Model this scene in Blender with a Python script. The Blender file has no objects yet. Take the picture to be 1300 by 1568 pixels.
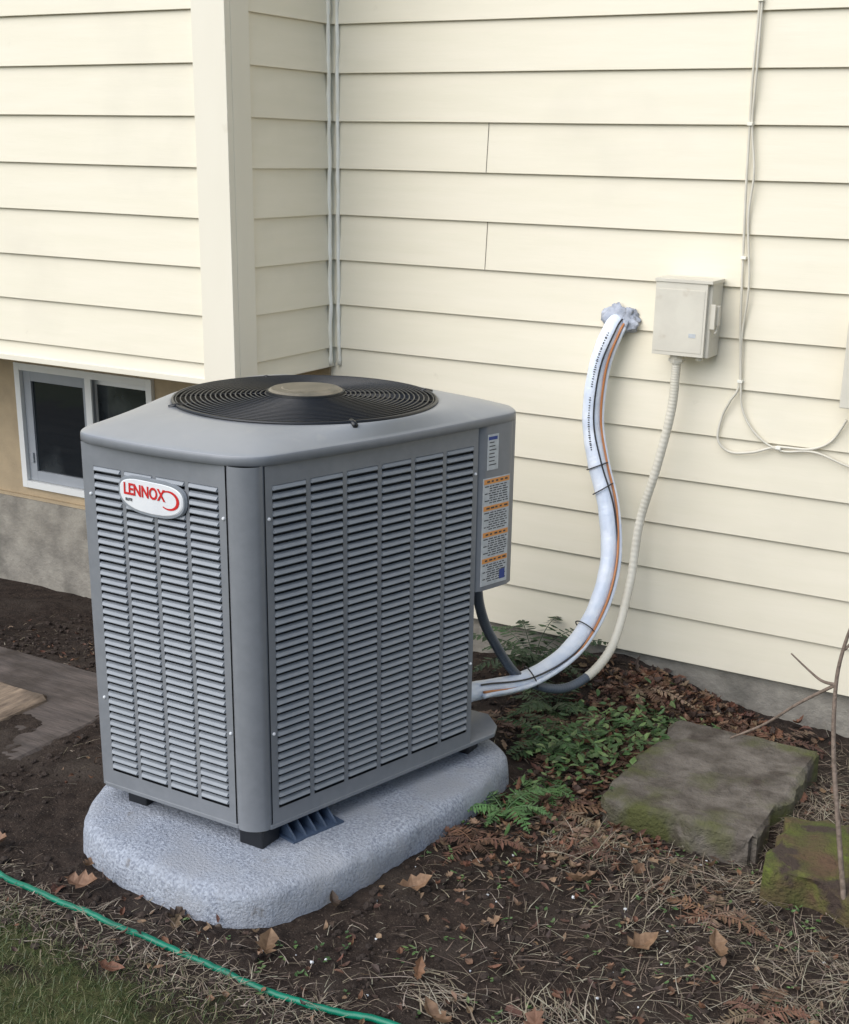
import bpy, math, random, bmesh
import numpy as np
from mathutils import Vector, Matrix, noise
random.seed(7)
SC=bpy.context.scene
COL=SC.collection
# ------------------------------------------------------------ helpers
def empty(name):
    o=bpy.data.objects.new(name,None);COL.objects.link(o);return o
def mesh(name,V,F,mats=None,parent=None,smooth=False,mi=None,cols=None,bevel=0):
    me=bpy.data.meshes.new(name);me.from_pydata([tuple(v) for v in V],[],F);me.update()
    o=bpy.data.objects.new(name,me);COL.objects.link(o)
    if mats is not None:
        for m in (mats if isinstance(mats,(list,tuple)) else [mats]): me.materials.append(m)
    if mi is not None: me.polygons.foreach_set('material_index',mi)
    if smooth: me.polygons.foreach_set('use_smooth',[True]*len(me.polygons))
    if cols is not None:
        a=me.color_attributes.new('Col','FLOAT_COLOR','POINT')
        a.data.foreach_set('color',np.array(cols,dtype=np.float32).ravel())
    if parent: o.parent=parent
    if bevel:
        b=o.modifiers.new('b','BEVEL');b.width=bevel;b.segments=3;b.limit_method='ANGLE'
    return o
class MB:
    def __init__(s): s.V=[];s.F=[];s.M=[];s.C=[]
    def add(s,V,F,m=0,c=None):
        n=len(s.V);s.V+=[tuple(v) for v in V];s.F+=[tuple(i+n for i in f) for f in F];s.M+=[m]*len(F)
        if c is not None: s.C+=[c]*len(V)
    def box(s,a,b,m=0):
        x0,y0,z0=a;x1,y1,z1=b
        V=[(x0,y0,z0),(x1,y0,z0),(x1,y1,z0),(x0,y1,z0),(x0,y0,z1),(x1,y0,z1),(x1,y1,z1),(x0,y1,z1)]
        s.add(V,[(0,3,2,1),(4,5,6,7),(0,1,5,4),(1,2,6,5),(2,3,7,6),(3,0,4,7)],m)
    def obox(s,O,t,n,u0,u1,d0,d1,z0,z1,m=0):
        V=[]
        for z in (z0,z1):
            for (u,d) in ((u0,d0),(u1,d0),(u1,d1),(u0,d1)):
                V.append((O[0]+t[0]*u+n[0]*d,O[1]+t[1]*u+n[1]*d,z))
        s.add(V,[(0,3,2,1),(4,5,6,7),(0,1,5,4),(1,2,6,5),(2,3,7,6),(3,0,4,7)],m)
    def tube(s,P,r,seg=10,m=0,c=None,rad=None):
        P=[Vector(p) for p in P];n=len(P);V=[];F=[]
        up=Vector((0,0,1)); prev=None
        for i,p in enumerate(P):
            t=(P[min(i+1,n-1)]-P[max(i-1,0)]).normalized()
            if prev is None:
                a=t.cross(up if abs(t.z)<.9 else Vector((1,0,0))).normalized()
            else:
                a=(prev-t*prev.dot(t)).normalized()
            prev=a;b=t.cross(a);rr=rad(i/(n-1)) if rad else r
            for k in range(seg):
                an=2*math.pi*k/seg;V.append(p+(a*math.cos(an)+b*math.sin(an))*rr)
        for i in range(n-1):
            for k in range(seg):
                k2=(k+1)%seg;F.append((i*seg+k,i*seg+k2,(i+1)*seg+k2,(i+1)*seg+k))
        F.append(tuple(range(seg))[::-1]);F.append(tuple((n-1)*seg+k for k in range(seg)))
        s.add(V,F,m,c)
    def obj(s,name,mats,parent=None,smooth=False,bevel=0):
        return mesh(name,s.V,s.F,mats,parent,smooth,s.M,s.C if s.C and len(s.C)==len(s.V) else None,bevel)
def crom(P,n=12,closed=False):
    P=[Vector(p) for p in P];out=[];m=len(P)
    rng=range(m) if closed else range(m-1)
    for i in rng:
        if closed: a,b,c,d=P[(i-1)%m],P[i],P[(i+1)%m],P[(i+2)%m]
        else: a,b,c,d=P[max(i-1,0)],P[i],P[i+1],P[min(i+2,m-1)]
        for k in range(n):
            t=k/n;out.append(.5*((2*b)+(c-a)*t+(2*a-5*b+4*c-d)*t*t+(3*b-a-3*c+d)*t**3))
    if not closed: out.append(P[-1])
    return out
def sstep(a,b,x):
    t=max(0,min(1,(x-a)/(b-a)));return t*t*(3-2*t)
# ------------------------------------------------------------ materials
def mat(name,c1,c2=None,rough=.6,scale=8,detail=4,bump=0,bscale=None,stretch=(1,1,1),metal=0,spec=.5,attr=False,c3=None,s3=1.5,lo=.35,hi=.65,bdist=.01,t3=(.5,.72),c4=None,s4=10,t4=(.6,.7)):
    m=bpy.data.materials.new(name);m.use_nodes=True;nt=m.node_tree;N=nt.nodes;L=nt.links
    b=N['Principled BSDF'];b.inputs['Roughness'].default_value=rough;b.inputs['Metallic'].default_value=metal
    b.inputs['Specular IOR Level'].default_value=spec
    tc=N.new('ShaderNodeTexCoord');mp=N.new('ShaderNodeMapping');mp.inputs['Scale'].default_value=stretch
    L.new(tc.outputs['Object'],mp.inputs['Vector'])
    def nz(sc,det=detail,ro=.55,raw=False):
        n=N.new('ShaderNodeTexNoise');n.inputs['Scale'].default_value=sc;n.inputs['Detail'].default_value=det;n.inputs['Roughness'].default_value=ro
        L.new(tc.outputs['Object'] if raw else mp.outputs[0],n.inputs['Vector']);return n
    def mix(fac,a,bb,typ='MIX'):
        x=N.new('ShaderNodeMix');x.data_type='RGBA';x.blend_type=typ
        if isinstance(fac,(int,float)): x.inputs[0].default_value=fac
        else: L.new(fac,x.inputs[0])
        for i,v in ((6,a),(7,bb)):
            if isinstance(v,tuple): x.inputs[i].default_value=(*v[:3],1)
            else: L.new(v,x.inputs[i])
        return x.outputs[2]
    def rmp(src,lo,hi):
        r=N.new('ShaderNodeMapRange');r.inputs[1].default_value=lo;r.inputs[2].default_value=hi;L.new(src,r.inputs[0]);return r.outputs[0]
    col=tuple(c1)
    if attr:
        at=N.new('ShaderNodeAttribute');at.attribute_name='Col';col=at.outputs['Color']
    if c2:
        n=nz(scale)
        if attr: col=mix(rmp(n.outputs[0],lo,hi),col,mix(1.0,col,tuple(c2),'MULTIPLY'))
        else: col=mix(rmp(n.outputs[0],lo,hi),tuple(c1),tuple(c2))
    if c3:
        n=nz(s3,4,raw=True);col=mix(rmp(n.outputs[0],*t3),col,tuple(c3))
    if c4:
        n=nz(s4,4,raw=True);col=mix(rmp(n.outputs[0],*t4),col,tuple(c4))
    if isinstance(col,tuple): b.inputs['Base Color'].default_value=(*col[:3],1)
    else: L.new(col,b.inputs['Base Color'])
    if bump:
        n=nz(bscale or scale*2,4,.65);bp=N.new('ShaderNodeBump');bp.inputs['Strength'].default_value=bump;bp.inputs['Distance'].default_value=bdist
        L.new(n.outputs[0],bp.inputs['Height']);L.new(bp.outputs[0],b.inputs['Normal'])
    return m
M_sid=mat('siding_paint',(.82,.755,.61),(.79,.73,.58),.5,2.5,bump=.16,bscale=9,stretch=(1,1,9),c3=(.72,.665,.535),s3=1.6,t3=(.55,.8),bdist=.003,c4=(.70,.64,.50),s4=9,t4=(.70,.80))
M_trim=mat('trim_paint',(.81,.755,.63),(.78,.725,.60),.5,4,bump=.08,bscale=30,stretch=(1,1,.3),bdist=.002,c4=(.68,.62,.49),s4=7,t4=(.66,.8))
M_caulk=mat('caulk',(.90,.88,.80),(.84,.80,.68),.45,12)
M_gap=mat('lap_shadow_and_joint',(.085,.06,.04),rough=.9)  # dark brown paints the shadow line under each lap; also colours butt joints
M_tan=mat('tan_stucco',(.48,.37,.235),(.40,.31,.20),.8,7,bump=.3,bscale=60)
M_conc=mat('foundation_concrete',(.35,.32,.27),(.22,.20,.17),.9,9,bump=.7,bscale=40,c3=(.13,.12,.10),s3=3,t3=(.5,.7))
M_vinyl=mat('window_vinyl',(.84,.84,.82),(.80,.80,.78),.35,5)
M_vinyl2=mat('window_sash',(.38,.40,.43),(.33,.35,.38),.4,5)
M_glass=mat('window_glass',(.012,.016,.020),(.05,.058,.062),.04,3,spec=1,lo=.45,hi=.6)  # paler noise patches in the base colour stand in for reflections
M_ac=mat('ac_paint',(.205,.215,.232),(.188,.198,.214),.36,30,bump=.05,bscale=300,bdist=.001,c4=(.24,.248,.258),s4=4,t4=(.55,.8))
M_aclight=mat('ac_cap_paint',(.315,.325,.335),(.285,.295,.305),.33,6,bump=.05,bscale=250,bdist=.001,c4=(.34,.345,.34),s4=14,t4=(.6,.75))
M_slat=mat('ac_louver_paint',(.255,.275,.30),(.23,.25,.275),.33,30)
M_coil=mat('ac_coil_dark',(.018,.020,.023),rough=.7)
M_blk=mat('black_wire',(.012,.013,.016),rough=.35)
M_blade=mat('fan_blade',(.03,.033,.038),rough=.4)
M_hub=mat('hub_cap',(.26,.225,.17),(.18,.16,.12),.4,20,metal=.3)
M_white=mat('white_plastic',(.74,.75,.76),(.68,.69,.71),.35,12)
M_red=mat('red_print',(.55,.02,.02),rough=.4)
M_ink=mat('ink_print',(.03,.03,.035),rough=.5)
M_orange=mat('orange_print',(.72,.30,.08),rough=.5)
M_labw=mat('label_paper',(.55,.57,.58),(.45,.47,.48),.5,60)
M_box=mat('disconnect_paint',(.68,.64,.54),(.62,.58,.49),.45,10,bump=.05,bscale=100,c4=(.54,.48,.38),s4=12,t4=(.64,.78))
M_cond=mat('conduit_painted',(.70,.66,.56),(.62,.58,.48),.5,12)
M_cond2=mat('conduit_grey',(.10,.12,.15),(.08,.095,.12),.45,12)
M_foil=mat('white_wrap',(.83,.87,.94),(.68,.75,.87),.28,14,bump=.6,bscale=28,bdist=.008)
M_copper=mat('copper_wire',(.55,.22,.08),rough=.4)
M_putty=mat('putty',(.50,.53,.60),(.34,.37,.44),.7,30,bump=.8,bscale=50)
M_pad=mat('pad_composite',(.46,.495,.56),(.23,.25,.30),.85,130,bump=1,bscale=120,c3=(.36,.375,.41),s3=5,t3=(.45,.65),bdist=.007,c4=(.17,.155,.14),s4=16,t4=(.67,.78))
M_foot=mat('plastic_riser',(.07,.10,.16),(.05,.075,.12),.45,20)
M_hose=mat('hose_green',(.0,.19,.11),(.0,.13,.075),.4,20)
M_board=mat('weathered_board',(.125,.10,.088),(.065,.053,.047),.9,5,bump=.6,bscale=14,stretch=(1,7,1),c3=(.05,.038,.03),s3=5)
M_board2=mat('pale_board',(.34,.255,.18),(.15,.11,.08),.85,6,bump=.5,bscale=20,stretch=(6,1,1),c3=(.10,.075,.055),s3=7)
M_stone=mat('slab_stone',(.19,.165,.14),(.09,.075,.06),.95,13,bump=1,bscale=35,c3=(.09,.095,.03),s3=3.4,t3=(.48,.62),bdist=.018,c4=(.06,.045,.035),s4=6,t4=(.56,.68))
M_moss=mat('moss_stone',(.08,.095,.02),(.12,.07,.04),.95,7,bump=1,bscale=60,c3=(.13,.16,.025),s3=9,bdist=.02,c4=(.06,.04,.03),s4=8,t4=(.54,.62))
M_leaf=mat('dead_leaf',(1,1,1),(.6,.55,.5),.7,60,attr=True)
M_green=mat('green_leaf',(1,1,1),(.6,.65,.5),.5,60,attr=True)
M_straw=mat('straw',(1,1,1),(.7,.7,.7),.8,80,attr=True)
M_bark=mat('bark',(.25,.19,.15),(.14,.105,.08),.9,60,bump=.6)
M_clod=mat('soil_clod',(.032,.021,.016),(.06,.042,.032),.95,60,bump=.8,bscale=200)
# ------------------------------------------------------------ ground
def G(x,y):
    z=-1.905
    a=sstep(3.2,4.5,y)
    z-=.115*a
    z-=.14*sstep(-2.9,-4.2,x)*sstep(2.8,4.2,y)
    z+=.13*math.exp(-((x+1.75)/.38)**2-((y-4.55)/.4)**2)
    z-=.075*math.exp(-((x+1.10)/.42)**4-((y-3.42)/.20)**2)
    z-=.045*math.exp(-((x+.55)/.45)**4-((y-3.12)/.20)**2)
    if abs(x)<12 and abs(y)<12:
        v=Vector((x,y,0))
        z+=.016*noise.noise(v*2.3)+.010*noise.noise(v*7)+.008*noise.noise(v*19)
        if y>2.05 or x>-1.6: z+=.006*noise.noise(v*45)
    return z
def axis(lo,hi,step,far):
    a=list(np.arange(lo,hi,step));s=step;x=hi;r=[]
    while x<far: r.append(x);s*=1.35;x+=s
    r.append(far);s=step;x=lo;l=[]
    while x>-far:
        s*=1.35;x-=s;l.append(max(x,-far))
    return l[::-1]+a+r
xs=axis(-4.6,.3,.016,250);ys=axis(1.5,4.7,.016,250)
V=[(x,y,G(x,y)) for y in ys for x in xs];nx=len(xs)
F=[(j*nx+i,j*nx+i+1,(j+1)*nx+i+1,(j+1)*nx+i) for j in range(len(ys)-1) for i in range(nx-1)]
def ground_mat():
    m=bpy.data.materials.new('soil_and_lawn');m.use_nodes=True;nt=m.node_tree;N=nt.nodes;L=nt.links
    b=N['Principled BSDF'];b.inputs['Roughness'].default_value=.95;b.inputs['Specular IOR Level'].default_value=.25
    tc=N.new('ShaderNodeTexCoord')
    def nz(s,d=5,r=.6):
        n=N.new('ShaderNodeTexNoise');n.inputs['Scale'].default_value=s;n.inputs['Detail'].default_value=d;n.inputs['Roughness'].default_value=r;L.new(tc.outputs['Object'],n.inputs['Vector']);return n.outputs[0]
    def rp(s,lo,hi,a=0,bb=1):
        r=N.new('ShaderNodeMapRange');L.new(s,r.inputs[0])
        for i,v in enumerate((lo,hi,a,bb)): r.inputs[i+1].default_value=v
        return r.outputs[0]
    def mx(f,a,c):
        x=N.new('ShaderNodeMix');x.data_type='RGBA';L.new(f,x.inputs[0])
        for i,v in ((6,a),(7,c)):
            if isinstance(v,tuple): x.inputs[i].default_value=(*v,1)
            else: L.new(v,x.inputs[i])
        return x.outputs[2]
    soil=mx(rp(nz(22),.35,.65),(.020,.013,.010),(.050,.035,.027))
    soil=mx(rp(nz(140,3),.60,.70),soil,(.13,.10,.075))
    soil=mx(rp(nz(3.1,3),.5,.7),soil,(.065,.050,.040))
    lawn=mx(rp(nz(40),.35,.65),(.035,.05,.014),(.09,.09,.035))
    sx=N.new('ShaderNodeSeparateXYZ');L.new(tc.outputs['Object'],sx.inputs[0])
    def mth(op,a,bb):
        n=N.new('ShaderNodeMath');n.operation=op
        for i,v in enumerate((a,bb)):
            if isinstance(v,(int,float)): n.inputs[i].default_value=v
            else: L.new(v,n.inputs[i])
        return n.outputs[0]
    yy=mth('ADD',sx.outputs[1],mth('MULTIPLY',rp(nz(5,3),0,1,-1,1),.5))
    xx=mth('ADD',sx.outputs[0],mth('MULTIPLY',rp(nz(4,3),0,1,-1,1),.4))
    msk=mth('MULTIPLY',rp(yy,2.02,1.88),rp(xx,-1.6,-1.8))
    far=rp(sx.outputs[1],1.2,.8)
    msk=mth('MAXIMUM',msk,far)
    L.new(mx(msk,soil,lawn),b.inputs['Base Color'])
    bp=N.new('ShaderNodeBump');bp.inputs['Strength'].default_value=1;bp.inputs['Distance'].default_value=.012;L.new(nz(90,4,.7),bp.inputs['Height']);L.new(bp.outputs[0],b.inputs['Normal'])
    return m
mesh('ground',V,F,ground_mat(),smooth=True)
# ------------------------------------------------------------ house
house=empty('house')
Y0,Y1,X1,z0,r=4.557,3.898,-3.110,.4592,.178
def siding(name,p0,p1,n,kb,kt,zbot=None):
    prof=[];ks=list(range(kt,kb+1))
    prof.append((.014,z0-kt*r+.9*r))
    for k in ks:
        z=z0-k*r
        prof+= [(0,z+.0015),(.0012,z),(.008,z),(.008,z+.006),(.014,z+.006)]
    if zbot is not None: prof+=[(.003,zbot),(.03,zbot)]
    H=Vector((p1[0]-p0[0],p1[1]-p0[1]));NS=max(1,int(H.length/.22))
    V=[];F=[];mi=[]
    for i,(d,z) in enumerate(prof):
        for s in range(NS+1):
            q=s/NS;px,py=p0[0]+H.x*q,p0[1]+H.y*q
            w=.0016*noise.noise(Vector((px*1.3+py,round(z/r+.4)*7.7,2)))
            V.append((px+n[0]*d,py+n[1]*d,z+w))
    for i in range(len(prof)-1):
        g=prof[i][0]>.005 and abs(prof[i][1]-prof[i+1][1])<.007  # groove faces under a lap get the painted shadow colour
        for s in range(NS):
            a=i*(NS+1)+s;F.append((a,a+1,a+NS+2,a+NS+1));mi.append(1 if g else 0)
    return mesh(name,V,F,[M_sid,M_gap],house,mi=mi)
siding('rear_wall_siding',(X1-.02,Y0),(7,Y0),(0,1),13,-12)
siding('bay_wall_siding',(-10,Y1),(X1-.14,Y1),(0,1),7,-12,-.862)
siding('bay_side_siding',(X1,Y1+.12),(X1,Y0+.001),(-1,0),7,-12,-.862)
b=MB()
zt_=z0+12.8*r
b.box((X1-.141,Y1-.012,-.868),(X1+.008,Y1+.02,zt_))
b.box((X1-.012,Y1+.0205,-.868),(X1+.0085,Y1+.125,zt_))
b.box((-10,Y1-.006,-.868),(X1-.1415,Y1+.03,-.845))
b.obj('corner_boards',M_trim,house,bevel=.002)
b=MB()
def wob(x,y,a,ph):
    P=[]
    for i in range(140):
        z=-.86+i*(zt_+.86)/139;P.append((x+a*noise.noise(Vector((ph,x*9,z*9))),y+a*noise.noise(Vector((5+ph,y*9,z*9))),z))
    return P
b.tube(wob(X1-.001,Y0-.026,.004,0),.008,8,rad=lambda s:.0085+.003*noise.noise(Vector((s*90,0,0))))
b.tube(wob(X1+.022,Y0+.001,.004,3),.008,8,rad=lambda s:.0085+.003*noise.noise(Vector((s*90,4,0))))
b.obj('corner_caulk',M_caulk,house,True)
b=MB();b.box((-10,Y1+.03,-.866),(X1-.004,Y0+.02,-.852));b.obj('bay_soffit',M_trim,house)
b=MB()
for x,ka,kb in ((-2.417,2,3),(-2.411,4,5),(.6,1,2),(-.2,6,7),(-1.0,-1,0)):
    za=z0-ka*r-.001;zb_=z0-kb*r+.001
    V=[(x,Y0+.0118,za+.003),(x+.0022,Y0+.0118,za+.003),(x+.0022,Y0-.0012,zb_),(x,Y0-.0012,zb_)]
    b.add(V,[(0,1,2,3)])
b.obj('butt_joints',M_gap,house)
b=MB();b.box((X1+.0,Y0+.03,-2.6),(7,Y0+.3,-1.84));b.box((-10,Y0-.03,-2.8),(X1-.001,Y0+.3,-1.705));b.obj('foundation',M_conc,house)
b=MB();wx0,wx1,wz0,wz1=-4.98,-4.12,-1.635,-1.03
b.box((-10,Y0,-1.704),(wx0,Y0+.1,-.867));b.box((wx1,Y0,-1.704),(X1-.021,Y0+.1,-.867))
b.box((wx0,Y0,-1.704),(wx1,Y0+.1,wz0));b.box((wx0,Y0,wz1),(wx1,Y0+.1,-.867));b.obj('basement_wall',M_tan,house)
b=MB();b.box((-10,Y0-.018,-1.74),(X1-.002,Y0-.001,-1.69));b.obj('basement_ledge',M_tan,house)
w=MB()
def frame(x0,x1,za,zb,y0,y1,t,m):
    w.box((x0,y0,za),(x0+t,y1,zb),m);w.box((x1-t,y0,za),(x1,y1,zb),m)
    w.box((x0+t,y0,za),(x1-t,y1,za+t),m);w.box((x0+t,y0,zb-t),(x1-t,y1,zb),m)
frame(wx0-.01,wx1+.01,wz0-.01,wz1+.01,Y0-.022,Y0+.08,.035,0)
xm=-4.53
frame(wx0+.027,xm+.02,wz0+.027,wz1-.027,Y0+.0,Y0+.03,.05,1)
frame(xm-.01,wx1-.027,wz0+.027,wz1-.027,Y0+.032,Y0+.06,.03,0)
w.box((xm-.005,Y0-.012,wz0+.027),(xm+.035,Y0-.001,wz1-.027),0)
w.box((wx0+.03,Y0+.012,wz0+.03),(xm+.015,Y0+.016,wz1-.03),2)
w.box((xm,Y0+.045,wz0+.03),(wx1-.03,Y0+.048,wz1-.03),2)
w.box((wx0+.05,Y0-.010,wz0+.12),(wx0+.065,Y0-.001,wz0+.17),1)
w.obj('basement_window',[M_vinyl,M_vinyl2,M_glass],house,bevel=.003)
# ------------------------------------------------------------ air conditioner
ac=empty('air_conditioner')
zb,zt=-1.755,-.746
Lp=Vector((-2.503,2.490));Fl=Vector((-2.023,2.486));Fr=Vector((-1.941,2.530));Rp=Vector((-1.734,3.274));Rr=Vector((-1.694,3.417))
Bk=[Vector((-1.76,3.50)),Vector((-2.62,3.50)),Vector((-2.685,3.42)),Vector((-2.545,2.545))]
poly=[Lp,Fl,Fr,Rr]+Bk
def fr(A,B):
    t=(B-A);l=t.length;t=t/l;return t,Vector((t.y,-t.x)),l
pan=MB()
def panel(A,B,z0_,z1_,ncol,rows,ml,mr,mt,mb,gap):
    t,n,l=fr(A,B)
    q=lambda u,d,z:(A.x+t.x*u+n.x*d,A.y+t.y*u+n.y*d,z)
    def strip(u0,u1,za,zb):
        pan.add([q(u0,0,za),q(u1,0,za),q(u1,0,zb),q(u0,0,zb)],[(0,1,2,3)],0)
    strip(0,ml,z0_,z1_);strip(l-mr,l,z0_,z1_);strip(ml,l-mr,z1_-mt,z1_);strip(ml,l-mr,z0_,z0_+mb)
    cw=(l-ml-mr-gap*(ncol-1))/ncol
    for c in range(ncol-1):
        u=ml+(c+1)*cw+c*gap;strip(u,u+gap,z0_+mb,z1_-mt)
    pan.add([q(0.002,-.022,z0_),q(l-.002,-.022,z0_),q(l-.002,-.022,z1_),q(.002,-.022,z1_)],[(0,1,2,3)],2)
    ph=(z1_-mt-z0_-mb)/rows
    for c in range(ncol):
        u0=ml+c*(cw+gap);u1=u0+cw
        for k in range(rows):
            zl=z0_+mb+k*ph
            jz=random.uniform(-.0004,.0004)
            pr=[(-.006,1.02,0),(.0015,.88,.002),(.0055+jz,.56,.004),(.0045,.46,.004),(-.003,.44,.001)]
            V=[]
            for d,zf,ins in pr:
                V+= [q(u0+ins,d,zl+ph*zf),q(u1-ins,d,zl+ph*zf)]
            V+= [q(u0-.001,-.002,zl+ph*1.0),q(u0-.001,-.002,zl+ph*.46),q(u1+.001,-.002,zl+ph*1.0),q(u1+.001,-.002,zl+ph*.46)]
            F=[(2*i,2*i+1,2*i+3,2*i+2) for i in range(4)]+[(10,0,2,4,6,11),(12,13,7,5,3,1)]
            pan.add(V,F,1)
panel(Lp+Vector((.003,0)),Fl-Vector((.004,0)),zb+.012,zt-.004,4,40,.030,.022,.058,.045,.012)
t,n,l=fr(Fr,Rp);panel(Fr+t*.004,Rp-t*.003,zb+.012,zt-.004,6,40,.022,.020,.052,.045,.015)
panel(Bk[2],Bk[3],zb+.012,zt-.004,6,40,.03,.03,.055,.045,.018)
panel(Vector((-1.885,3.50)),Bk[1],zb+.012,zt-.004,6,40,.03,.03,.055,.045,.018)
pan.obj('louver_panels',[M_ac,M_slat,M_coil],ac)
c=MB()
def column(A,B,bul,za=zb+.004,zbb=zt-.002,m=0,pr=.003):
    t,n,l=fr(A,B);N_=10;V=[]
    for i in range(N_+1):
        s=i/N_;d=bul*(1-(2*s-1)**2)**.8+pr
        if i in(0,N_): d=-.006
        for z in (za,zbb): V.append((A.x+t.x*l*s+n.x*d,A.y+t.y*l*s+n.y*d,z))
    c.add(V,[(2*i,2*i+2,2*i+3,2*i+1) for i in range(N_)],m)
column(Fl-Vector((.001,0)),Fr,.020)
column(Bk[3],Lp,.006);column(Bk[1],Bk[2],.015)
t,n,l=fr(Rp,Rr);column(Rp+t*.002,Rr,.002,za=-1.25,pr=.004)
column(Rr,Bk[0],.006,za=-1.25)
column(Bk[0],Vector((-1.885,3.50)),.001,za=-1.25)
c.obj('corner_columns',M_ac,ac,True)
c=MB()
c.add([(Rp.x,Rp.y,-1.25),(Rr.x,Rr.y,-1.25),(Bk[0].x,Bk[0].y,-1.25),(-1.885,3.5,-1.25)],[(0,1,2,3)],0)
c.add([(Rp.x-.003,Rp.y,zb+.01),(-1.885,3.50,zb+.01),(-1.885,3.50,-1.25),(Rp.x-.003,Rp.y,-1.25)],[(0,1,2,3)],0)
c.obj('service_compartment',[M_ac,M_coil],ac)
def offset_poly(P,d):
    out=[];m=len(P)
    for i in range(m):
        a,b_,c_=P[i-1],P[i],P[(i+1)%m]
        _,n1,_=fr(a,b_);_,n2,_=fr(b_,c_);k=(n1+n2);k=k/ max(.4,k.dot(n1));out.append(b_+k*d)
    return out
def prism(mb,P,za,zb,m=0):
    n=len(P);V=[(p.x,p.y,za) for p in P]+[(p.x,p.y,zb) for p in P]
    mb.add(V,[tuple(range(n))[::-1],tuple(range(n,2*n))]+[(i,(i+1)%n,n+(i+1)%n,n+i) for i in range(n)],m)
polyb=[Lp,Fl,Fr,Rp,Vector((-1.705,3.375)),Vector((-1.725,3.43))]+[Vector((-1.79,3.495))]+Bk[1:]
c=MB();prism(c,offset_poly(polyb,.001),zb,zb+.014);c.obj('base_pan',M_ac,ac,bevel=.003)
# cap
cen=Vector((-2.185,3.055));RC=.379;NA=192
def outline(P,ang):
    d=Vector((math.cos(ang),math.sin(ang)));best=None;m=len(P)
    for i in range(m):
        a=P[i]-cen;e_=P[(i+1)%m]-P[i];den=d.x*e_.y-d.y*e_.x
        if abs(den)<1e-9: continue
        s=(a.x*e_.y-a.y*e_.x)/den;u=(a.x*d.y-a.y*d.x)/den
        if s>0 and -1e-6<=u<=1+1e-6 and (best is None or s<best[0]):
            le=e_.length;best=(s,4*u*(1-u)*(.016 if le>.4 else .004))
    return best[0]+best[1]
PO=offset_poly(poly,.006)
rad=[outline(PO,2*math.pi*i/NA) for i in range(NA)]
rad=[sum(rad[(i+k)%NA] for k in range(-1,2))/3 for i in range(NA)]
V=[];F=[]
rings=[(0,-.006,-.004),(0,0,-.0005),(0,0,.017),(0,-.002,.0215),(0,-.007,.0245)]
zc=zt
for (_,dr,dz) in rings:
    for i in range(NA):
        a=2*math.pi*i/NA;R_=rad[i]+dr;V.append((cen.x+R_*math.cos(a),cen.y+R_*math.sin(a),zc+dz))
for s in (.08,.2,.35,.5,.65,.8,.92,1):
    for i in range(NA):
        a=2*math.pi*i/NA;R0=rad[i]-.007;R_=R0+(RC-R0)*s
        V.append((cen.x+R_*math.cos(a),cen.y+R_*math.sin(a),zc+.0245+.0385*math.sin(s*math.pi/2)))
for dz,rr in ((.056,.372),(-.02,.345)):
    for i in range(NA):
        a=2*math.pi*i/NA;V.append((cen.x+rr*math.cos(a),cen.y+rr*math.sin(a),zc+dz))
nr=len(V)//NA
for j in range(nr-1):
    for i in range(NA):
        k=(i+1)%NA;F.append((j*NA+i,j*NA+k,(j+1)*NA+k,(j+1)*NA+i))
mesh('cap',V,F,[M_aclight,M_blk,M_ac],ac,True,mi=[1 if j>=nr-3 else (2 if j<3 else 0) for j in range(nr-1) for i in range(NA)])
c=MB()
N_=64;RW=.345
V=[(cen.x+RW*math.cos(2*math.pi*i/N_),cen.y+RW*math.sin(2*math.pi*i/N_),zt-.12) for i in range(N_)]+[(cen.x,cen.y,zt-.12)]
c.add(V,[(i,(i+1)%N_,N_) for i in range(N_)],0)
V=[(cen.x+RW*math.cos(2*math.pi*i/N_),cen.y+RW*math.sin(2*math.pi*i/N_),z) for z in (zt-.12,zt-.01) for i in range(N_)]
c.add(V,[(i,(i+1)%N_,N_+(i+1)%N_,N_+i) for i in range(N_)],0)
for k in range(4):
    a0=k*math.pi/2+.5;V=[];S=8
    for i in range(S+1):
        a=a0+1.15*i/S
        for R_ in (.07,.2,.33): V.append((cen.x+R_*math.cos(a),cen.y+R_*math.sin(a),zt-.05+.05*i/S))
    c.add(V,[(3*i+j,3*i+j+1,3*i+j+4,3*i+j+3) for i in range(S) for j in range(2)],1)
c.obj('fan_and_well',[M_blk,M_blade],ac)
g=MB()
def gz(R_): return zt+.066+.014*(1-(R_/RC)**2)
def ring(R_,rr,z,seg=112,m=0):
    V=[];F=[];ms=6
    for i in range(seg):
        a=2*math.pi*i/seg
        for k in range(ms):
            b_=2*math.pi*k/ms;q=R_+rr*math.cos(b_);V.append((cen.x+q*math.cos(a),cen.y+q*math.sin(a),z+rr*math.sin(b_)))
    for i in range(seg):
        for k in range(ms):
            i2=(i+1)%seg;k2=(k+1)%ms;F.append((i*ms+k,i2*ms+k,i2*ms+k2,i*ms+k2))
    g.add(V,F,m)
R_=.115
while R_<.368: ring(R_,.0024,gz(R_));R_+=.0140
ring(.375,.005,gz(.375)-.001)
for k in range(16):
    a=2*math.pi*k/16+.1
    P=[(cen.x+q*math.cos(a),cen.y+q*math.sin(a),gz(q)-.005) for q in np.linspace(.08,.375,6)]
    g.tube(P,.0028,6)
for k in range(4):
    a=k*math.pi/2+.95;P=[(cen.x+q*math.cos(a),cen.y+q*math.sin(a),gz(q)-.002+(0 if q<.385 else -.003)) for q in (.362,.377,.396)]
    g.tube(P,.008,8)
g.obj('fan_grille',M_blk,ac,True)
g=MB()
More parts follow.
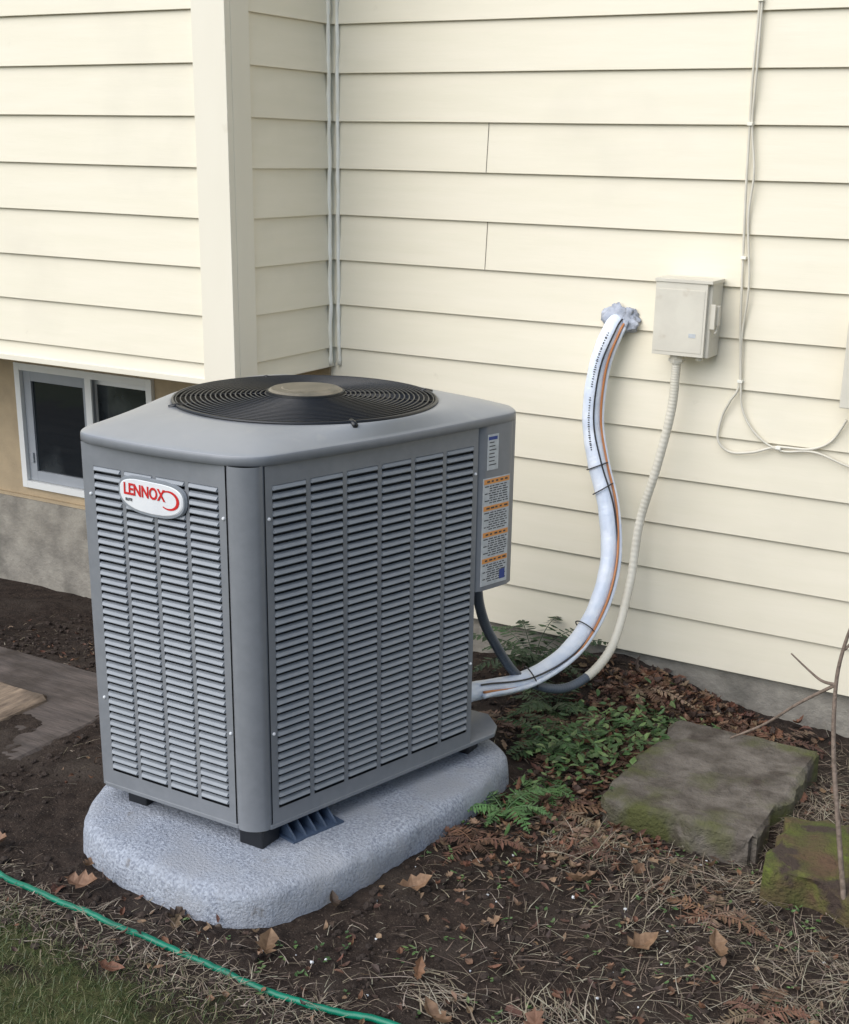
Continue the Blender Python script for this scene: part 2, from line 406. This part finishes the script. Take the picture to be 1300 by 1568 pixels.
def disc(R0,z0_,R1,z1_,m):
    V=[(cen.x+R_*math.cos(2*math.pi*i/48),cen.y+R_*math.sin(2*math.pi*i/48),z) for R_,z in ((R0,z0_),(R1,z1_)) for i in range(48)]
    g.add(V,[(i,(i+1)%48,48+(i+1)%48,48+i) for i in range(48)]+[tuple(range(48,96))],m)
disc(.115,zt+.06,.112,zt+.088,0);disc(.106,zt+.0885,.098,zt+.094,1);disc(.07,zt+.0942,.066,zt+.096,1)
g.obj('motor_cover',[M_blk,M_hub],ac)
# badge
tF,nF,lF=fr(Lp,Fl)
def on_face(A,t,n,u,d,z): return (A.x+t.x*u+n.x*d,A.y+t.y*u+n.y*d,z)
bz=zt-.112;bu=.240
def lozenge(w,h,d0,d1,m,mb,dz=0):
    V=[];N_=40
    pts=[]
    for i in range(N_):
        a=2*math.pi*i/N_;ca,sa=math.cos(a),math.sin(a)
        x=w/2*math.copysign(abs(ca)**.55,ca);y=h/2*math.copysign(abs(sa)**.75,sa)
        y+= -.012*(1-(2*x/w)**2)*(1 if sa<0 else .15)
        pts.append((x,y))
    for d,s in ((d0,1),(d1,.96)):
        for x,y in pts: V.append(on_face(Lp,tF,nF,bu+x*s,d,bz+dz+y*s-.02*x))
    mb.add(V,[tuple(range(N_,2*N_))]+[(i,(i+1)%N_,N_+(i+1)%N_,N_+i) for i in range(N_)],m)
g=MB();lozenge(.232,.092,.004,.011,0,g);lozenge(.214,.076,.011,.0125,1,g)
V=[]
for i in range(29):
    a=-2.3+4.6*i/28
    wd=.0035+.006*math.sin(math.pi*i/28)
    for q in (1,1-wd/.034):
        V.append(on_face(Lp,tF,nF,bu+.062+.034*q*math.cos(a),.0135,bz-.004+.026*q*math.sin(a)))
g.add(V,[(2*i,2*i+2,2*i+3,2*i+1) for i in range(28)],2)
g.obj('badge',[M_slat,M_white,M_red],ac)
def text(s,size,A,t,n,u,d,z,m,name,tilt=0,sx=1,off=.0011):
    cu=bpy.data.curves.new(name,'FONT');cu.body=s;cu.size=size;cu.extrude=.0006;cu.offset=off;cu.align_x='CENTER';cu.align_y='CENTER'
    o=bpy.data.objects.new(name,cu);COL.objects.link(o);cu.materials.append(m)
    p=on_face(A,t,n,u,d,z);X=Vector((t.x,t.y,0));Z=Vector((n.x,n.y,0));Yv=Vector((0,0,1))
    R3=Matrix((X,Yv,Z)).transposed().to_4x4()
    o.matrix_world=Matrix.Translation(p)@R3@Matrix.Rotation(tilt,4,'Z')@Matrix.Diagonal((sx,1,1,1));o.parent=ac
text('LENNOX',.043,Lp,tF,nF,bu-.022,.0135,bz+.006,M_red,'badge_text',-.02,.80)
text('ELITE',.010,Lp,tF,nF,bu-.075,.0135,bz-.020,M_ink,'badge_subtext',0,1,.0002)
c=MB()
def screw(A,t,n,u,z):
    P=[on_face(A,t,n,u,d,z) for d in (0,.003,.0045)]
    c.tube(P,.004,8,rad=lambda s:.0048*(1-.5*s*s))
tR,nR,lR=fr(Fr,Rp)
for z in (zt-.14,zb+.28): 
    screw(Lp,tF,nF,lF-.012,z);screw(Lp,tF,nF,.018,z);screw(Fr,tR,nR,.014,z);screw(Fr,tR,nR,lR-.012,z)
c.obj('screws',M_white,ac)
c=MB();t,n,l=fr(Rp,Rr)
def lab(u0,u1,za,zb_,m,d=.0075): c.obox(Rp,t,n,u0,u1,.003,d,za,zb_,m)
lab(.030,.075,zt-.135,zt-.03,0);
for k in range(7): lab(.036,.036+random.uniform(.02,.033),zt-.055-k*.011,zt-.052-k*.011,2,.0078)
lab(.032,.069,zt-.046,zt-.036,4,.0078)
lab(.016,.128,-1.235,-.905,0)
z=-.908
for blk in range(4):
    lab(.018,.126,z-.015,z,3,.008)
    for k in range(5): lab(.030+k*.019,.030+k*.019+random.uniform(.008,.015),z-.010,z-.005,2,.0083)
    z-=.020
    for k in range(8):
        u=.022+(.02 if k%3 else 0)
        while u<.115:
            e=u+random.uniform(.006,.022);lab(u,min(e,.122),z-.0032,z,2,.0078);u=e+.004
        z-=.0072
    z-=.003
lab(.095,.118,-1.225,-1.195,4,.0081)
c.obj('warning_labels',[M_labw,M_ac,M_ink,M_orange,mat('blue_print',(.03,.06,.25))],ac)
c=MB()
zp=-1.808
def foot(x,y,s=.035,m=0): c.box((x-s,y-s,zp-.002),(x+s,y+s,zb+.001),m)
foot(-1.995,2.545,.04);foot(-2.42,2.56,.035);foot(-1.80,3.35,.035);foot(-2.55,3.38,.035)
c.obj('feet',M_blk,ac,bevel=.006)
c=MB()
c.obox(Fr,tR,nR,.05,.23,-.10,.03,zp-.002,zp+.008,0)
c.obox(Fr,tR,nR,.06,.22,-.09,-.08,zp,zb,0)
for k in range(5):
    u=.06+k*.036
    V=[on_face(Fr,tR,nR,u+du,d,z) for du in (0,.006) for d,z in ((-.08,zp),(.025,zp+.006),(.015,zp+.016),(-.03,zb-.001),(-.08,zb-.001))]
    c.add(V,[(0,1,2,3,4),(9,8,7,6,5)]+[(i,5+i,5+(i+1)%5,(i+1)%5) for i in range(5)],0)
c.obj('riser_bracket',M_foot,ac)
# ------------------------------------------------------------ pad
PB=crom([(-2.49,2.375,0),(-2.33,2.305,0),(-2.12,2.275,0),(-1.95,2.272,0),(-1.82,2.345,0),(-1.725,2.54,0),(-1.675,2.8,0),(-1.64,3.06,0),(-1.645,3.30,0),(-1.73,3.47,0),(-2.2,3.60,0),(-2.65,3.60,0),(-2.76,3.42,0),(-2.70,2.95,0),(-2.60,2.56,0)],14,True)
n=len(PB);ctr=Vector((-2.17,2.93,0));V=[];F=[]
lev=[(1.0,-1.98),(1.0,-1.90),(.999,-1.875),(.997,-1.855),(.992,-1.838),(.984,-1.826),(.972,-1.818),(.955,-1.812),(.93,-1.809),(.89,-1.807),(.82,-1.807),(.75,-1.806),(.6,-1.806),(.4,-1.806),(.2,-1.806)]
for s,z in lev:
    for p in PB:
        q=ctr+(p-ctr)*s;nn=noise.noise(q*6+Vector((0,0,z*5)))*.008+noise.noise(q*25+Vector((0,0,z*25)))*.005
        dr=(p-ctr).normalized();q=q+dr*nn*(1 if s>.93 else 0)
        V.append((q.x,q.y,z+(.005*noise.noise(q*9)+.002*noise.noise(q*40) if s<.99 else 0)))
for j in range(len(lev)-1):
    for i in range(n): F.append((j*n+i,j*n+(i+1)%n,(j+1)*n+(i+1)%n,(j+1)*n+i))
F.append(tuple((len(lev)-1)*n+i for i in range(n)))
mesh('equipment_pad',V,F,M_pad,smooth=True)
# ------------------------------------------------------------ refrigerant line
rl=empty('refrigerant_line')
P=crom([(-1.845,4.575,-.575),(-1.852,4.510,-.610),(-1.890,4.490,-.742),(-1.903,4.485,-.939),(-1.865,4.470,-1.10),(-1.80,4.437,-1.263),(-1.750,4.357,-1.439),(-1.739,4.23,-1.587),(-1.752,4.03,-1.690),(-1.79,3.76,-1.715),(-1.83,3.50,-1.668),(-1.85,3.42,-1.66)],14)
b=MB();b.tube(P,.034,18,rad=lambda s:.0355-.004*sstep(.35,.6,s)+.0012*math.sin(s*90)*math.sin(s*37));b.obj('insulated_pipe',M_foil,rl,True)
def along(P,off,r,m,name,tw=0,seg=6,R0=.0365,sp=.07):
    Q=[]
    for i,p in enumerate(P):
        t=(P[min(i+1,len(P)-1)]-P[max(i-1,0)]).normalized();s=Vector((1,0,0));s=(s-t*s.dot(t)).normalized();u=t.cross(s)
        a=off+tw*math.sin(i*sp);Q.append(p+(s*math.cos(a)+u*math.sin(a))*R0)
    b=MB();b.tube(Q,r,seg);b.obj(name,m,rl,True)
along(P[3:-12],.55,.0033,M_ink,'control_wire',.45,sp=.05);along(P[3:-12],.15,.0046,M_copper,'copper_wire',.2,6,.039,.09)
along(P[:-12],-.15,.009,M_foil,'small_line',.1,8,.039)
b=MB()
for i in (57,64,104,124):
    t=(P[i+1]-P[i-1]).normalized();a=t.orthogonal().normalized();c_=t.cross(a);tt=t*random.uniform(-.9,.9)
    b.tube([P[i]+(a*math.cos(k/24*2*math.pi)+c_*math.sin(k/24*2*math.pi)+tt*math.cos(k/24*2*math.pi))*.042 for k in range(25)],.0024,6)
b.obj('zip_ties',M_ink,rl,True)
b=MB()
for i in range(16,52,2):
    if random.random()<.85:
        t=(P[i+1]-P[i-1]).normalized();d=Vector((.1,-1,0));d=(d-t*d.dot(t)).normalized();s=t.cross(d).normalized()
        for k in range(3):
            q=P[i]+d*.0368+t*(k*.0085);w_=random.uniform(.002,.0045)
            b.add([q-s*w_,q+s*w_,q+s*w_+t*.004,q-s*w_+t*.004],[(0,1,2,3)])
b.obj('pipe_print',M_ink,rl)
def blob(name,c,sx,sy,sz,m,parent=None,amp=.25,sub=4):
    bm=bmesh.new();bmesh.ops.create_icosphere(bm,subdivisions=sub,radius=1)
    for v in bm.verts:
        d=1+amp*noise.noise(v.co*2.2+Vector(c))+amp*.4*noise.noise(v.co*6)
        v.co=Vector((c[0]+v.co.x*sx*d,c[1]+v.co.y*sy*d,c[2]+v.co.z*sz*d))
    me=bpy.data.meshes.new(name);bm.to_mesh(me);bm.free();me.materials.append(m)
    o=bpy.data.objects.new(name,me);COL.objects.link(o);me.polygons.foreach_set('use_smooth',[True]*len(me.polygons));
    if parent:o.parent=parent
    return o
blob('wall_putty',(-1.835,4.545,-.578),.064,.026,.056,M_putty,rl,.5)
# ------------------------------------------------------------ conduit
cn=empty('electrical_conduit')
Q=crom([(-1.585,4.475,-.66),(-1.585,4.475,-.74),(-1.590,4.47,-.88),(-1.625,4.455,-1.09),(-1.665,4.43,-1.29),(-1.660,4.35,-1.523),(-1.645,4.15,-1.712),(-1.709,3.95,-1.79),(-1.794,3.75,-1.709),(-1.835,3.6,-1.527),(-1.824,3.48,-1.375),(-1.82,3.44,-1.24)],60)
kk=int(len(Q)*.60)
b=MB();b.tube(Q[:kk],.0165,12,rad=lambda s:.0165+.0005*math.sin(s*kk*1.3));b.obj('painted_run',M_cond,cn,True)
b=MB();b.tube(Q[kk-1:],.0165,12,rad=lambda s:.0163+.0005*math.sin(s*kk*1.3));b.obj('grey_run',M_cond2,cn,True)
# ------------------------------------------------------------ disconnect box
db=empty('electrical_disconnect_box')
b=MB();b.box((-1.655,4.445,-.672),(-1.462,4.556,-.410));b.obj('enclosure',M_box,db,bevel=.004)
b=MB();b.box((-1.662,4.425,-.668),(-1.474,4.444,-.412));b.box((-1.665,4.421,-.416),(-1.456,4.552,-.405));b.box((-1.657,4.4235,-.655),(-1.482,4.4248,-.44));b.obj('cover',M_box,db,bevel=.003)
b=MB();b.box((-1.461,4.45,-.545),(-1.452,4.50,-.50));b.box((-1.4515,4.463,-.56),(-1.440,4.485,-.49));b.box((-1.463,4.44,-.57),(-1.446,4.452,-.485))
b.tube([(-1.447,4.47,-.555),(-1.447,4.47,-.575),(-1.447,4.455,-.585)],.004,6);b.obj('latch',M_box,db,bevel=.002)
b=MB();b.tube([(-1.585,4.475,-.672),(-1.585,4.475,-.700)],.024,16);b.tube([(-1.585,4.475,-.684),(-1.585,4.475,-.694)],.029,6);b.tube([(-1.50,4.47,-.67),(-1.50,4.47,-.684)],.014,12);b.obj('conduit_fitting',M_box,db)
b=MB();b.box((-1.53,4.4225,-.602),(-1.505,4.4236,-.588));b.obj('stamp',M_labw,db)
ub=empty('utility_box')
b=MB();b.box((-.965,4.46,-.79),(-.70,4.556,-.47));b.obj('enclosure',M_box,ub,bevel=.005)
b=MB();b.box((-.995,4.45,-.795),(-.69,4.4595,-.465));b.box((-.93,4.47,-.83),(-.90,4.50,-.791));b.obj('cover',M_box,ub,bevel=.004)
# ------------------------------------------------------------ wall cables
cb=empty('wall_cable');yw=Y0-.007
def cab(P,r=.0045,name='cable'):
    b=MB();b.tube(crom([(x,yw-.002-(0.004*(i%2)),z) for i,(x,z) in enumerate(P)],10),r,8);b.obj(name,M_cond,cb,True)
cab([(-1.425,1.9),(-1.418,1.0),(-1.417,.490),(-1.418,.28),(-1.415,.106),(-1.408,-.1),(-1.398,-.342),(-1.386,-.56),(-1.372,-.76),(-1.40,-.83),(-1.425,-.889),(-1.432,-.971),(-1.385,-1.012),(-1.30,-1.002),(-1.217,-.974),(-1.10,-.966),(-1.03,-.93),(-.985,-.85)],.0047,'cable_long')
cab([(-1.408,1.9),(-1.409,1.0),(-1.409,.490),(-1.406,.25),(-1.407,.106),(-1.385,-.05),(-1.392,-.2),(-1.368,-.42),(-1.378,-.6),(-1.366,-.76),(-1.350,-.86),(-1.29,-.94),(-1.20,-.985),(-1.08,-.975),(-.9,-1.02),(-.6,-1.0)],.0042,'cable_short')
b=MB()
for x,z in ((-1.413,.106),(-1.413,.49),(-1.395,-.33),(-1.369,-.755),(-1.21,-.975)): b.box((x-.009,yw-.012,z-.005),(x+.009,Y0+.01,z+.005))
b.obj('clips',M_caulk,cb,bevel=.001)
# ------------------------------------------------------------ hose, boards, slabs
hp=[(-3.6,2.35),(-3.0,2.22),(-2.57,2.150),(-2.30,2.133),(-2.04,2.124),(-1.86,2.118),(-1.70,2.104),(-1.52,2.115),(-1.344,2.150),(-1.1,2.12),(-.7,1.9)]
hp=crom([(x,y,0) for x,y in hp],14)
b=MB();b.tube([(p.x,p.y+.004*noise.noise(p*6),G(p.x,p.y)*.5+.5*(-1.905)+.009) for p in hp],.0086,10);b.obj('garden_hose',M_hose,smooth=True)
def slab(name,x0,x1,y0,y1,za,zb_,m,seed,rot=0,amp=.02,res=.03,rg=1):
    nx_=max(3,int((x1-x0)/res));ny_=max(3,int((y1-y0)/res));cx,cy=(x0+x1)/2,(y0+y1)/2
    bm=bmesh.new();bmesh.ops.create_grid(bm,x_segments=nx_,y_segments=ny_,size=1)
    r_=bmesh.ops.extrude_face_region(bm,geom=bm.faces[:]);
    us=set(v for v in r_['geom'] if isinstance(v,bmesh.types.BMVert))
    for v in bm.verts:
        top=v in us;ex=abs(v.co.x)>.999;ey=abs(v.co.y)>.999
        p=Vector(((x1-x0)/2*v.co.x,(y1-y0)/2*v.co.y,0));q=p*4+Vector((seed,seed,0))
        if ex or ey:
            dd=noise.noise(q*1.3)*amp*1.5+noise.noise(q*4)*amp*.8;l_=p.length;p=p*(1+dd/l_)
            if ex and ey: p=p*.95
            if top: p=p*.975
        z=(zb_+rg*(.009*noise.noise(q*.8)+.008*noise.noise(q*3))-(.012+.010*rg*noise.noise(q*6) if (ex or ey) else 0)) if top else za
        c_,s_=math.cos(rot),math.sin(rot)
        v.co=Vector((cx+p.x*c_-p.y*s_,cy+p.x*s_+p.y*c_,z))
    bmesh.ops.recalc_face_normals(bm,faces=bm.faces[:])
    me=bpy.data.meshes.new(name);bm.to_mesh(me);bm.free();me.materials.append(m);o=bpy.data.objects.new(name,me);COL.objects.link(o);return o
slab('stone_slab',-1.37,-.85,3.42,4.13,-2.15,-1.890,M_stone,3,-.02,.026,.02)
slab('stone_slab.001',-.80,-.28,3.20,3.60,-2.15,-1.855,M_moss,8,.05,.035,.02,2)
slab('wooden_board',-3.95,-3.07,2.35,3.40,-2.05,-1.905,M_board,5,0,.004,.03,.3)
slab('wooden_board.001',-4.0,-3.345,2.25,3.11,-1.92,-1.885,M_board2,9,0,.004,.03,.3)
# ------------------------------------------------------------ plants and litter
def blocked(x,y):
    if -2.76<x<-1.66 and 2.30<y<3.6 and not (x>-1.72 and y<2.5) : 
        return True
    return y>4.53 or (-1.35<x<-.87 and 3.43<y<4.12) or (-.79<x<-.29 and 3.21<y<3.59) or (-3.95<x<-3.07 and 2.35<y<3.4)
def leafgeo(mb,c,L_,W_,az,pitch,roll,curl,col,lobed=False):
    R3=Matrix.Rotation(az,3,'Z')@Matrix.Rotation(pitch,3,'Y')@Matrix.Rotation(roll,3,'X')
    if lobed: prof=[(0,0),(.10,.12),(.22,.70),(.34,.50),(.48,1.),(.60,.62),(.72,.78),(.86,.38),(1.,0)]
    else: prof=[(0,0),(.18,.6),(.42,1.),(.7,.72),(1.,0)]
    V=[];K=len(prof)
    tw_=random.uniform(-.4,.4)
    for i,(s,w_) in enumerate(prof):
        zc_=curl*L_*(s-.5)**2*2;sd=tw_*L_*.3*s*s
        if w_==0: V.append(Vector((L_*s,sd,zc_)))
        else:
            j=random.uniform(.72,1.2);j2=random.uniform(.72,1.2)
            up=abs(curl)*W_*.5
            V+= [Vector((L_*s,sd-W_*w_*j/2,zc_+up*w_+random.uniform(0,.1)*W_)),Vector((L_*s,sd,zc_)),Vector((L_*s,sd+W_*w_*j2/2,zc_+up*w_+random.uniform(0,.1)*W_))]
    V=[Vector(c)+R3@v for v in V]
    F=[(0,2,1),(0,3,2)]
    for i in range(K-3):
        a=1+3*i;F+=[(a,a+1,a+4,a+3),(a+1,a+2,a+5,a+4)]
    a=1+3*(K-3);e=len(V)-1;F+=[(a,a+1,e),(a+1,a+2,e)]
    mb.add(V,F,0,col)
def blade(mb,c,L_,w_,az,lean,col,bend=.5,seg=4):
    d=Vector((math.cos(az),math.sin(az),0));s=Vector((-d.y,d.x,0));V=[];p=Vector(c);a=lean
    for i in range(seg+1):
        ww=w_*(1-.8*i/seg)/2;V+= [p-s*ww,p+s*ww];p=p+(d*math.cos(a)+Vector((0,0,math.sin(a))))*L_/seg;a-=bend/seg
        d=Matrix.Rotation(random.uniform(-.2,.2),3,'Z')@d
    mb.add(V,[(2*i,2*i+1,2*i+3,2*i+2) for i in range(seg)],0,col)
def jit(c,a=.25):
    f=random.uniform(1-a,1+a);return (c[0]*f,c[1]*f*random.uniform(.92,1.08),c[2]*f,1)
browns=[(.19,.09,.05),(.12,.06,.04),(.24,.145,.085),(.08,.05,.036),(.27,.18,.115),(.16,.07,.042),(.055,.036,.028)]
U=random.uniform;Gs=random.gauss
lv=MB()
def scat(n,fn,sz,lob=False):
    k=0
    while k<n:
        x,y=fn()
        if blocked(x,y): continue
        leafgeo(lv,(x,y,G(x,y)+U(.002,.02)),U(*sz),U(*sz)*.55,U(0,6.28),U(-.5,.4),U(-.6,.6),U(-.5,1.0),jit(random.choice(browns)),lob);k+=1
scat(1000,lambda:(U(-2.2,.0),U(2.0,4.5)),(.012,.038))
scat(1500,lambda:(Gs(-1.40,.2),Gs(4.0,.33)),(.02,.06),True)
scat(900,lambda:(Gs(-1.45,.17),Gs(4.35,.12)),(.03,.07),True)
scat(600,lambda:(Gs(-1.42,.2),Gs(3.35,.3)),(.015,.05),True)
scat(400,lambda:(U(-4.5,-1.8),U(1.9,4.4)),(.010,.032))
scat(26,lambda:(U(-2.6,-.3),U(1.95,3.5)),(.05,.08),True)
for (x,y,a) in ((-2.38,2.20,.3),(-1.72,2.20,2.2),(-1.60,2.62,.8),(-1.17,2.98,4.0),(-.98,2.7,1.),(-2.75,2.25,0),(-.75,2.75,2),(-1.05,2.35,5),(-1.2,2.2,2.8)):
    leafgeo(lv,(x,y,G(x,y)+.012),.10,.06,a,-.1,.3,.6,jit((.24,.14,.085),.15),True)
lv.obj('leaf_litter',M_leaf)
st=MB();straws=[(.34,.275,.20),(.27,.215,.15),(.20,.155,.11),(.40,.35,.27),(.15,.11,.085)]
def strw(n,fn,l0,l1):
    k=0
    while k<n:
        x,y=fn()
        if blocked(x,y): continue
        blade(st,(x,y,G(x,y)+U(.002,.012)),U(l0,l1),U(.0012,.0032),U(0,6.28),U(-.05,.35),jit(random.choice(straws)),U(.2,.7));k+=1
strw(2000,lambda:(U(-1.9,.1),U(2.0,3.7)),.015,.07)
strw(1300,lambda:(Gs(-.75,.35),Gs(2.9,.35)),.03,.14)
for cl in range(30):
    cx_,cy_=U(-1.4,-.1),U(2.1,3.35);a_=U(0,6.28)
    for k in range(38):
        x,y=Gs(cx_,.05),Gs(cy_,.04)
        if blocked(x,y): continue
        blade(st,(x,y,G(x,y)+U(.004,.02)),U(.05,.16),U(.0015,.0042),a_+Gs(0,.5),U(-.05,.3),jit(random.choice(straws[:4])),U(.2,.6),5)
strw(900,lambda:(Gs(-.8,.15),Gs(3.75,.3)),.04,.14)
strw(2000,lambda:(U(-3.2,-1.4),Gs(2.07,.07)),.02,.07)
strw(500,lambda:(U(-4.5,-2.3),U(2.2,4.3)),.02,.06)
st.obj('dry_grass',M_straw)
gr=MB();gc=[(.08,.11,.03),(.11,.13,.045),(.15,.15,.065),(.22,.19,.10),(.055,.08,.025)]
for k in range(16000):
    x=U(-3.4,-1.45);y=U(1.45,2.08)
    m_=sstep(-1.45,-1.85,x)*sstep(2.1,1.95,y+.12*noise.noise(Vector((x*3,y*3,1))))
    if random.random()>m_: continue
    blade(gr,(x,y,G(x,y)-.002),U(.015,.04),U(.0015,.003),U(0,6.28),U(.5,1.4),jit(random.choice(gc)),U(.3,1.4),3)
gr.obj('grass',M_green)
gp=MB();gcl=[(.07,.14,.04),(.11,.18,.065),(.045,.095,.028),(.15,.22,.08)]
for k in range(480):
    x,y=Gs(-1.50,.12),Gs(3.85,.2)
    if blocked(x,y): continue
    leafgeo(gp,(x,y,G(x,y)+U(.02,.09)),U(.022,.05),U(.012,.024),U(0,6.28),U(-.5,.2),U(-.4,.4),U(-.3,.4),jit(random.choice(gcl)))
for k in range(220):
    x,y=U(-2.0,-.3),U(2.1,3.6)
    if blocked(x,y): continue
    for j in range(3): leafgeo(gp,(x+U(-.01,.01),y+U(-.01,.01),G(x,y)+U(.004,.015)),U(.01,.02),U(.006,.01),U(0,6.28),U(-.5,0),0,.2,jit(random.choice(gcl)))
gp.obj('creeping_plant',M_green)
def frond(mb,c,n,L_,cols,spread=6.28,a0=0,lift=.8,pl=.028,droop=1.5):
    for k in range(n):
        az=a0+spread*k/n+U(-.25,.25);LL=L_*U(.6,1.1);p=Vector(c);a=lift*U(.6,1.3);d=Vector((math.cos(az),math.sin(az),0));pts=[p.copy()];S=18;col=jit(random.choice(cols))
        for i in range(S):
            p=p+(d*math.cos(a)+Vector((0,0,math.sin(a))))*LL/S;a-=droop/S;d=Matrix.Rotation(U(-.06,.06),3,'Z')@d;pts.append(p.copy())
        mb.tube(pts,.0018,4,0,col)
        for i in range(2,S):
            w_=pl*math.sin(math.pi*(i/S)**.7)+.006
            for sgn in (-1,1):
                leafgeo(mb,pts[i],w_*1.15*U(.7,1.1),LL/S*.9,az+sgn*1.2+U(-.1,.1),U(-.1,.5),U(-.3,.3),.1,jit(col[:3],.2))
def fern(name,*a,**k):
    mb=MB();frond(mb,*a,**k);return mb.obj(name,M_green)
fern('fern',(-1.57,3.19,-1.90),11,.19,[(.07,.15,.05),(.10,.19,.07)],6.28,0,.7,.033)
fern('fern.001',(-2.02,4.32,-1.90),15,.34,[(.028,.058,.022),(.04,.075,.03)],6.28,.3,1.0,.045)
fern('fern.002',(-1.66,3.72,-1.93),12,.24,[(.045,.095,.03),(.06,.12,.04)],6.28,.8,.8,.034)
fern('fern.003',(-1.45,4.15,-1.97),9,.18,[(.06,.115,.04),(.05,.10,.03)],6.28,.8,.7,.03)
fern('fern.004',(-1.55,3.45,-1.93),8,.15,[(.06,.13,.04),(.09,.17,.055)],6.28,.8,.6)
fern('fern.005',(-1.80,4.05,-1.95),10,.24,[(.035,.07,.025),(.055,.10,.035)],6.28,.1,.9,.038)
df=MB()
for (x,y,n_,L_) in ((-1.70,3.95,8,.26),(-1.35,3.75,6,.20),(-1.25,4.25,9,.22),(-1.05,4.3,6,.2),(-1.45,3.35,7,.2),(-1.55,2.95,6,.18),(-1.3,3.1,6,.2),(-.85,3.0,6,.2),(-1.6,4.35,10,.24),(-1.9,3.9,8,.24),(-.6,2.6,6,.2),(-1.42,4.02,8,.2)):
    frond(df,(x,y,G(x,y)+.015),n_,L_,[(.18,.095,.055),(.13,.07,.045),(.22,.15,.10)],6.28,U(0,6),.35,.026,1.0)
df.obj('dried_fern',M_leaf)
def bits(name,n,fn,s0,s1,m):
    mb=MB();bm=bmesh.new();bmesh.ops.create_icosphere(bm,subdivisions=1,radius=1);BV=[v.co.copy() for v in bm.verts];BF=[tuple(v.index for v in f.verts) for f in bm.faces];bm.free();k=0
    while k<n:
        x,y=fn()
        if blocked(x,y): continue
        s=U(s0,s1);sc=Vector((U(.7,1.3),U(.7,1.3),U(.5,1)))*s;z=G(x,y)+s*.3;R3=Matrix.Rotation(U(0,6),3,'Z')
        mb.add([Vector((x,y,z))+R3@Vector((v.x*sc.x,v.y*sc.y,v.z*sc.z))*U(.8,1.2) for v in BV],BF);k+=1
    return mb.obj(name,m)
bits('white_pebbles',75,lambda:(U(-2.9,-.3),U(2.1,3.4)),.002,.005,M_white)
bits('soil_clods',3400,lambda:(U(-4.4,-.1),U(1.95,4.4)),.003,.013,M_clod)
sh=MB()
def tw(P,r0,r1): sh.tube(crom(P,6),r0,7,rad=lambda s:r0+(r1-r0)*s)
tw([(-.547,3.2,-1.93),(-.60,3.24,-1.7),(-.645,3.28,-1.5),(-.664,3.3,-1.317),(-.655,3.31,-1.2),(-.63,3.31,-1.10)],.008,.004)
tw([(-.664,3.3,-1.317),(-.70,3.30,-1.315),(-.735,3.30,-1.295),(-.79,3.30,-1.255)],.005,.002)
tw([(-.664,3.3,-1.317),(-.76,3.32,-1.40),(-.85,3.34,-1.49),(-.945,3.35,-1.56)],.005,.003)
tw([(-.655,3.31,-1.22),(-.58,3.33,-1.12),(-.5,3.35,-1.05)],.004,.002)
tw([(-.5,3.2,-1.93),(-.46,3.3,-1.6),(-.42,3.35,-1.3)],.007,.003)
sh.obj('bare_shrub',M_bark,smooth=True)
# ------------------------------------------------------------ camera, light
f,cx,cy,pit,rol,yaw=2006.15,682.76,885.05,.3149,.0204,.5108
Fv=Vector((-math.sin(yaw)*math.cos(pit),math.cos(yaw)*math.cos(pit),-math.sin(pit)))
rt=Vector((math.cos(yaw),math.sin(yaw),0));Uv=rt.cross(Fv)
r2=rt*math.cos(rol)+Uv*math.sin(rol);u2=-rt*math.sin(rol)+Uv*math.cos(rol)
cam=bpy.data.cameras.new('camera');co=bpy.data.objects.new('camera',cam);COL.objects.link(co)
co.matrix_world=Matrix((r2,u2,-Fv)).transposed().to_4x4()
cam.sensor_width=36;cam.lens=36*f/1568;cam.shift_x=(650-cx)/1568;cam.shift_y=(cy-784)/1568;cam.clip_end=1000;cam.clip_start=.05
SC.camera=co
D=Vector((.27,.69,-.67)).normalized()
sl=bpy.data.lights.new('sun','SUN');so=bpy.data.objects.new('sun',sl);COL.objects.link(so)
sl.energy=3.2;sl.angle=math.radians(70);sl.color=(1,.98,.94)
so.rotation_euler=D.to_track_quat('-Z','Y').to_euler()
w=bpy.data.worlds.new('World');SC.world=w;w.use_nodes=True;nt=w.node_tree
sky=nt.nodes.new('ShaderNodeTexSky');sky.sky_type='NISHITA';sky.sun_disc=False
el=math.asin(-D.z);sky.sun_elevation=el;sky.sun_rotation=math.atan2(-D.x,-D.y)
bg=nt.nodes['Background'];bg.inputs[1].default_value=.15;nt.links.new(sky.outputs[0],bg.inputs[0])
SC.view_settings.view_transform='Standard';SC.view_settings.look='None';SC.view_settings.exposure=0
